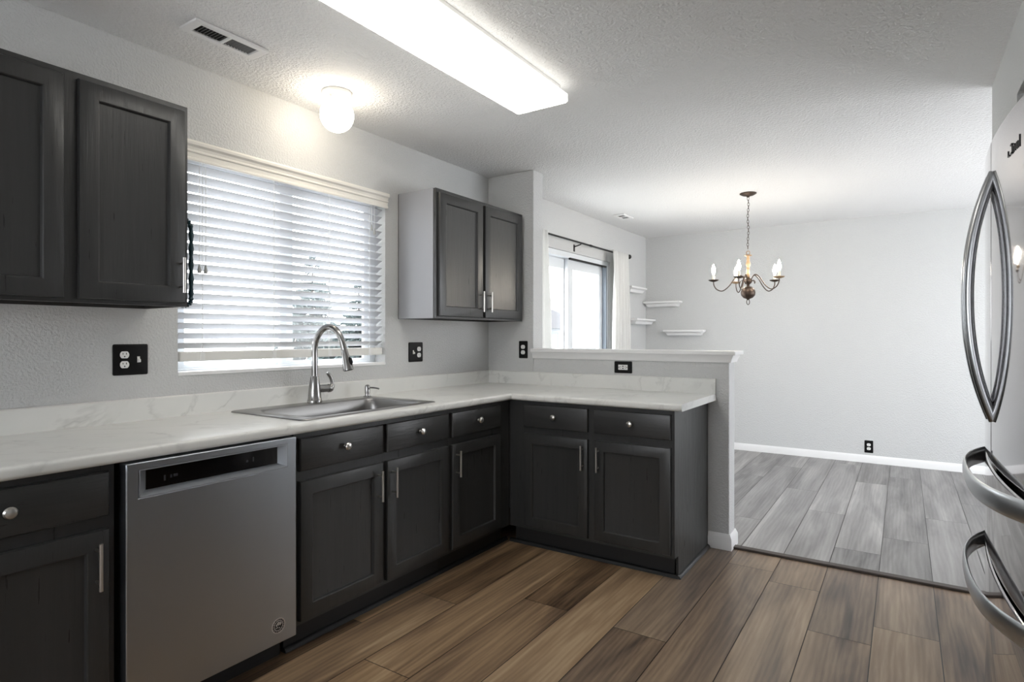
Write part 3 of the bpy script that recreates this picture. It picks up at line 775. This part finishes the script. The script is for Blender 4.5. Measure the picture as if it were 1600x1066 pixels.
# chandelier
cx, cy = 1.518, 5.174
ch = thing('chandelier', 'five arm bronze candle chandelier hanging in the dining room', 'chandelier', (cx, cy, H))
bm = new(); lathe(bm, [(0, H - .001), (.066, H - .001), (.066, H - .006), (.045, H - .018), (.014, H - .026), (.010, H - .034), (0, H - .035)], (cx, cy, 0)); obj('canopy', bm, 'bronze', ch)
bm = new(); z = H - .030; k = 0; lk = .030
while z - lk > 1.955:
    pts = []
    for i in range(14):
        a = 2 * PI * i / 14; u, v = .0075 * math.cos(a), (lk / 2) * math.sin(a)
        an = PI / 2 * k + .4
        pts.append((cx + u * math.cos(an) + .003 * math.sin(k * .7), cy + u * math.sin(an), z - lk / 2 + v))
    tube(bm, pts, .0019, 6, closed=True); z -= lk - .0062; k += 1
zb_ = z
obj('chain', bm, 'bronze', ch)
bm = new(); pts = [(cx + .014 * math.cos(a), cy, 1.945 + .016 * math.sin(a)) for a in [2 * PI * i / 18 for i in range(18)]]
tube(bm, pts, .003, 8, closed=True); obj('top_loop', bm, 'brass', ch)
bm = new(); lathe(bm, [(0, 1.931), (.010, 1.931), (.030, 1.926), (.031, 1.922), (.012, 1.916), (.010, 1.905), (.014, 1.895), (.011, 1.886), (.012, 1.878), (.018, 1.855), (.017, 1.840), (.010, 1.822), (.015, 1.815), (.010, 1.806), (.014, 1.785), (.013, 1.765), (.009, 1.755), (.015, 1.748), (.010, 1.738), (0, 1.73)], (cx, cy, 0)); obj('column', bm, 'brass', ch, smooth=60)
bm = new(); lathe(bm, [(0, 1.742), (.014, 1.738), (.030, 1.722), (.033, 1.708), (.026, 1.694), (.012, 1.682), (.012, 1.668), (.030, 1.664), (.050, 1.645), (.058, 1.618), (.054, 1.592), (.036, 1.572), (.014, 1.564), (.008, 1.556), (0, 1.555)], (cx, cy, 0), n=32); obj('ball_body', bm, 'bronze', ch, smooth=60)
bm = new(); pts = [(cx + .012 * math.cos(a) * .85, cy + .012 * math.cos(a) * .5, 1.538 + .022 * math.sin(a)) for a in [2 * PI * i / 18 for i in range(18)]]
tube(bm, pts, .003, 8, closed=True); obj('ring', bm, 'bronze', ch)
lat = Vector((math.cos(.5848), math.sin(.5848), 0)); dep = Vector((-math.sin(.5848), math.cos(.5848), 0))
los = Vector((cx - cam.location.x, cy, 0)).normalized(); latc = Vector((los.y, -los.x, 0))
for k in range(5):
    a = PI + 2 * PI * k / 5 + .06; d = latc * math.cos(a) + los * math.sin(a)
    P = lambda r, z: (cx + d.x * r, cy + d.y * r, z)
    bm = new(); tube(bm, spline([P(.024, 1.700), P(.036, 1.738), P(.066, 1.762), P(.105, 1.735), P(.150, 1.672), P(.200, 1.634), P(.245, 1.648), P(.268, 1.684), P(.271, 1.716)], 6), .0042, 8)
    tube(bm, spline([P(.030, 1.71), P(.05, 1.716), P(.062, 1.705), P(.064, 1.69)], 4), .003, 6)
    arm = obj('arm', bm, 'bronze', ch)
    q = P(.271, 0)
    bm = new(); lathe(bm, [(0, 1.712), (.012, 1.712), (.034, 1.720), (.043, 1.727), (.042, 1.729), (.030, 1.724), (.012, 1.720), (0, 1.720)], (q[0], q[1], 0)); obj('drip_cup', bm, 'bronze' if k in (0, 1, 3) else 'brass', arm)
    bm = new(); lathe(bm, [(0, 1.7195), (.0105, 1.7195), (.0105, 1.775), (0, 1.775)], (q[0], q[1], 0), n=14); obj('candle_sleeve', bm, 'candle', arm)
    bm = new(); lathe(bm, [(0, 1.775), (.008, 1.776), (.015, 1.800), (.0155, 1.812), (.011, 1.834), (.004, 1.856), (0, 1.862)], (q[0], q[1], 0), n=14); obj('bulb', bm, 'bulb', arm, smooth=80)

# ------------------------------------------------------------------ curtains
rd = thing('curtain_rod', 'thin black curtain rod with round finial above the patio door', 'curtain rod', (.075, 5.05, 2.128))
RX, RZ = .075, 2.128
bm = new(); tube(bm, [(RX, 3.82, RZ), (RX, 6.10, RZ)], .0085, 12); obj('rod', bm, 'rod', rd)
for y, s in ((3.82, -1), (6.10, 1)):
    bm = new(); lathe(bm, [(0, 0), (.010, 0), (.010, .010), (.006, .014), (.020, .026), (.026, .044), (.020, .062), (0, .070)], (RX, y, RZ), 'y' if s > 0 else '-y', 16); obj('finial', bm, 'rod', rd, smooth=60)
bm = new(); tube(bm, [(.001, 4.98, RZ - .03), (.04, 4.98, RZ - .022), (RX, 4.98, RZ - .012)], .006, 8); box(bm, .0005, .005, 4.968, 4.992, RZ - .075, RZ - .01); obj('bracket', bm, 'rod', rd)
bm = new(); tube(bm, [(RX, 5.17, RZ), (RX, 5.21, RZ)], .011, 12); obj('coupling', bm, 'rod', rd)
def curtain(label, y0, y1, nf, ph):
    bm = new(); NY, NZ = nf * 12, 14; g = []
    for j in range(NZ + 1):
        z = 2.142 + (.03 - 2.142) * j / NZ; row = []
        for i in range(NY + 1):
            u = i / NY; amp = .012 + .020 * min(1, j / 4)
            w = math.sin(u * nf * 2 * PI + ph) * amp + .006 * math.sin(u * 17 + j * .5)
            y = y0 + (y1 - y0) * u + .012 * math.sin(j * .4 + u * 5)
            row.append(bm.verts.new((RX + .030 + w * .8, y, z)))
        g.append(row)
    for j in range(NZ):
        for i in range(NY): bm.faces.new([g[j][i], g[j][i + 1], g[j + 1][i + 1], g[j + 1][i]])
    o = tag(obj('curtain', bm, 'curtain', smooth=180), label, 'curtain', 'white curtains at the patio door')
    s_ = o.modifiers.new('cloth', 'SOLIDIFY'); s_.thickness = .003
curtain('white curtain gathered at the right side of the patio door', 5.63, 6.06, 5, .6)
curtain('white curtain edge just behind the corner wall at left of the patio door', 3.88, 4.315, 5, 2.0)

# ------------------------------------------------------------------ floating shelves
def shelf(label, F, a0, a1, zt, d=.125):
    bm = new(); rings = []
    h = .062
    for z, k in ((zt - h, .040), (zt - h + .004, .036), (zt - h + .024, .028), (zt - .026, .016), (zt - .022, .004), (zt - .018, 0), (zt - .003, 0), (zt, .003)):
        p = [F.p(a0 + k, z, .0005), F.p(a1 - k, z, .0005), F.p(a1 - k, z, d - k), F.p(a0 + k, z, d - k)]
        rings.append(p)
    loft(bm, rings)
    tag(obj('wall_shelf', bm, 'trim'), label, 'shelf', 'white floating shelves in the dining corner')
shelf('small white floating shelf beside the curtain, higher of the two on the window wall', Fx(0), 6.10, 6.56, 1.808)
shelf('small white floating shelf in the dining corner, lower of the two on the window wall', Fx(0), 6.25, 6.842, 1.455)
FB = Fy(YB)
shelf('long white floating shelf on the back wall touching the dining corner', FB, .012, .445, 1.665)
shelf('lowest long white floating shelf, set right along the back wall', FB, .255, .715, 1.327)

# ------------------------------------------------------------------ refrigerator
fr = thing('refrigerator', 'stainless french door refrigerator with two freezer drawers at the right edge', 'refrigerator', (3.2, 2.247, 0))
FYC, FHW, FTOP = 2.247, .455, 1.832
def fx(y): return 2.811 + .029 * ((y - FYC) / FHW) ** 2
bx('cabinet', 'fridge_side', fr, 2.885, 3.55, FYC - FHW, FYC + FHW, .03, 1.815, bevel=.006)
bx('base_grille', 'gasket', fr, 2.90, 3.0, FYC - FHW + .01, FYC + FHW - .01, .0, .05)
bx('gasket', 'gasket', fr, 2.868, 2.886, FYC - FHW + .012, FYC + FHW - .012, .06, 1.81)
for s in (-1, 1): bx('hinge_cap', 'fridge_side', fr, 2.88, 2.99, FYC + s * .40 - .045, FYC + s * .40 + .045, 1.815, 1.85, bevel=.008)
def panel(name, y0, y1, z0, z1, bevel=.006):
    bm = new(); n = 20; pr = []
    for i in range(n + 1):
        y = y0 + (y1 - y0) * i / n; pr.append((fx(y), y))
    pr += [(2.868, y1), (2.868, y0)]
    zz = [z0, z1]
    loft(bm, [[(x, y, z) for x, y in pr] for z in zz])
    return obj(name, bm, 'fridge', fr, bevel=bevel, seg=3, smooth=40)
ZA, ZB_, ZC = .880, .574, .060
dF = panel('door', FYC + .002, FYC + FHW, ZA, FTOP); dN = panel('door', FYC - FHW, FYC - .002, ZA, FTOP)
dm = panel('drawer', FYC - FHW, FYC + FHW, ZB_ + .010, ZA - .020); dl = panel('drawer', FYC - FHW, FYC + FHW, ZC, ZB_ - .010)
for d, y in ((dF, FYC + .036), (dN, FYC - .036)):
    bm = new(); pts = []
    for i in range(33):
        u = -1 + 2 * i / 32; z = 1.369 + .362 * u
        pts.append((fx(y) + .004 - .060 * (1 - abs(u) ** 2.2), y, z))
    tube(bm, pts, .012, 12, flat=(.011, .0135, (1, 0, 0))); obj('handle', bm, 'fridge_handle', d, smooth=60)
for d, zt in ((dm, ZA - .042), (dl, ZB_ - .032)):
    bm = new(); pts = []
    for i in range(41):
        u = -1 + 2 * i / 40; y = FYC + .43 * u
        pts.append((fx(y) + .006 - .062 * (1 - abs(u) ** 3.4), y, zt - .004 * (1 - u * u)))
    tube(bm, pts, .012, 14, flat=(.028, .007, (1, 0, 0))); obj('handle', bm, 'fridge_strap', d, smooth=60)
# small dark emblem near the top of the near door
bm = new(); y = 1.985
for w, h, dz, lst in ((.016, .016, -.003, 'lb'), (.018, .026, .002, 'rtb'), (.018, .018, -.002, 'ltr'), (.014, .018, -.002, 'lr'), (.012, .030, .003, 'l')):
    zc_ = 1.726 + dz
    for c_ in lst:
        ya, yb = {'l': (y, y - .004), 'r': (y - w + .004, y - w)}.get(c_, (y, y - w))
        za, zb2 = {'t': (h / 2 - .004, h / 2), 'b': (-h / 2, -h / 2 + .004)}.get(c_, (-h / 2, h / 2))
        xm_ = min(fx(ya), fx(yb)); box(bm, xm_ - .0015, max(fx(ya), fx(yb)) + .001, min(ya, yb), max(ya, yb), zc_ + za, zc_ + zb2)
    y -= w + .010
obj('emblem', bm, 'sticker_dark', dN)

# ------------------------------------------------------------------ outdoors
GZ = -.35
bm = new(); box(bm, -60, -.16, -30, 60, GZ - .2, GZ); struct(obj('ground', bm, 'snow'))
def spruce(label, x, y, ztop, rb, seed, tiers=24):
    rnd = random.Random(seed); t_ = thing('spruce_tree', label, 'tree', (x, y, GZ), 'spruce trees outside the kitchen window')
    Ht = ztop - GZ
    bm = new(); tube(bm, [(x, y, GZ), (x, y, GZ + Ht * .5), (x, y, ztop - .1)], [rb * .07, rb * .045, .008], 8); obj('trunk', bm, 'bark', t_)
    bm = new()
    for k in range(tiers):
        f = k / (tiers - 1); z = GZ + .25 + (Ht - .3) * f; L = rb * (1 - f) ** .85 + .07
        nb = 20 if f < .7 else 11
        for i in range(nb):
            a = 2 * PI * (i + rnd.random() * .7) / nb; l = L * rnd.uniform(.65, 1.08); dr = l * rnd.uniform(.05, .5)
            d = Vector((math.cos(a), math.sin(a), 0)); s = Vector((-d.y, d.x, 0)); w = l * .10 + .015
            p0 = Vector((x, y, z + .05)); p1 = p0 + d * l * .55 + Vector((0, 0, -dr * .7)); p2 = p0 + d * l + Vector((0, 0, -dr * .6))
            loft(bm, [[p0 + s * .01, p0 - s * .01, p0 - Vector((0, 0, .03))], [p1 + s * w, p1 - s * w, p1 - Vector((0, 0, w * 1.1))], [p2 + s * .01, p2 - s * .01, p2 - Vector((0, 0, .03))]])
            for q in range(3):
                pq = p0 + (p2 - p0) * rnd.uniform(.35, .95); e = (d * rnd.uniform(.2, .7) + s * rnd.choice((-1, 1))).normalized() * l * .2
                loft(bm, [[pq + d * .02, pq - d * .02, pq - Vector((0, 0, .04))], [pq + e + d * .004 - Vector((0, 0, .05)), pq + e - d * .004 - Vector((0, 0, .05)), pq + e - Vector((0, 0, .08))]])
    obj('foliage', bm, 'needles', t_)
spruce('taller snowy spruce seen through the right half of the kitchen window blind', -6.6, 7.15, 2.75, .95, 3)
spruce('shorter snowy spruce at the right edge of the kitchen window', -7.4, 9.0, 2.5, .8, 5)
sh = thing('bare_shrub', 'faint leafless shrub outside the lower left of the kitchen window', 'shrub', (-5.5, 5.6, GZ))
bm = new(); rnd = random.Random(9)
for i in range(46):
    a = rnd.random() * 2 * PI; l = rnd.uniform(.8, 1.6); sp_ = rnd.uniform(.1, .6)
    p0 = Vector((-5.5 + .05 * math.cos(a), 5.6 + .05 * math.sin(a), GZ)); p1 = p0 + Vector((math.cos(a) * sp_ * .4, math.sin(a) * sp_ * .4, l * .6)); p2 = p0 + Vector((math.cos(a) * sp_, math.sin(a) * sp_, l))
    tube(bm, [p0, p1, p2], [.012, .008, .003], 5)
obj('stems', bm, 'twig', sh)
def house(label, x0, x1, y0, y1, ze, zr, ridge='y'):
    t_ = thing('neighbor_house', label, 'house', ((x0 + x1) / 2, (y0 + y1) / 2, GZ), None)
    bx('wall', 'siding', t_, x0, x1, y0, y1, GZ, ze)
    bm = new(); o = .35
    if ridge == 'y':
        xm = (x0 + x1) / 2; pr = [(x0 - o, ze), (x1 + o, ze), (x1 + o, ze + .15), (xm, zr), (x0 - o, ze + .15)]
        loft(bm, [[(x, y, z) for x, z in pr] for y in (y0 - o, y1 + o)])
    else:
        ym_ = (y0 + y1) / 2; pr = [(y0 - o, ze), (y1 + o, ze), (y1 + o, ze + .15), (ym_, zr), (y0 - o, ze + .15)]
        loft(bm, [[(x, y, z) for y, z in pr] for x in (x0 - o, x1 + o)])
    obj('roof', bm, 'roofing', t_); return t_
house('pale lap-sided house close outside the right pane of the patio door', -2.78, 5.5, 10.0, 17.0, 5.2, 7.4)
h2 = house('distant gabled house seen through the left pane of the patio door', -21, -15, 36.0, 42.0, 1.8, 3.2, 'y')
bx('window', 'pane_dark', h2, -18.6, -17.4, 35.96, 36.02, .5, 1.5)
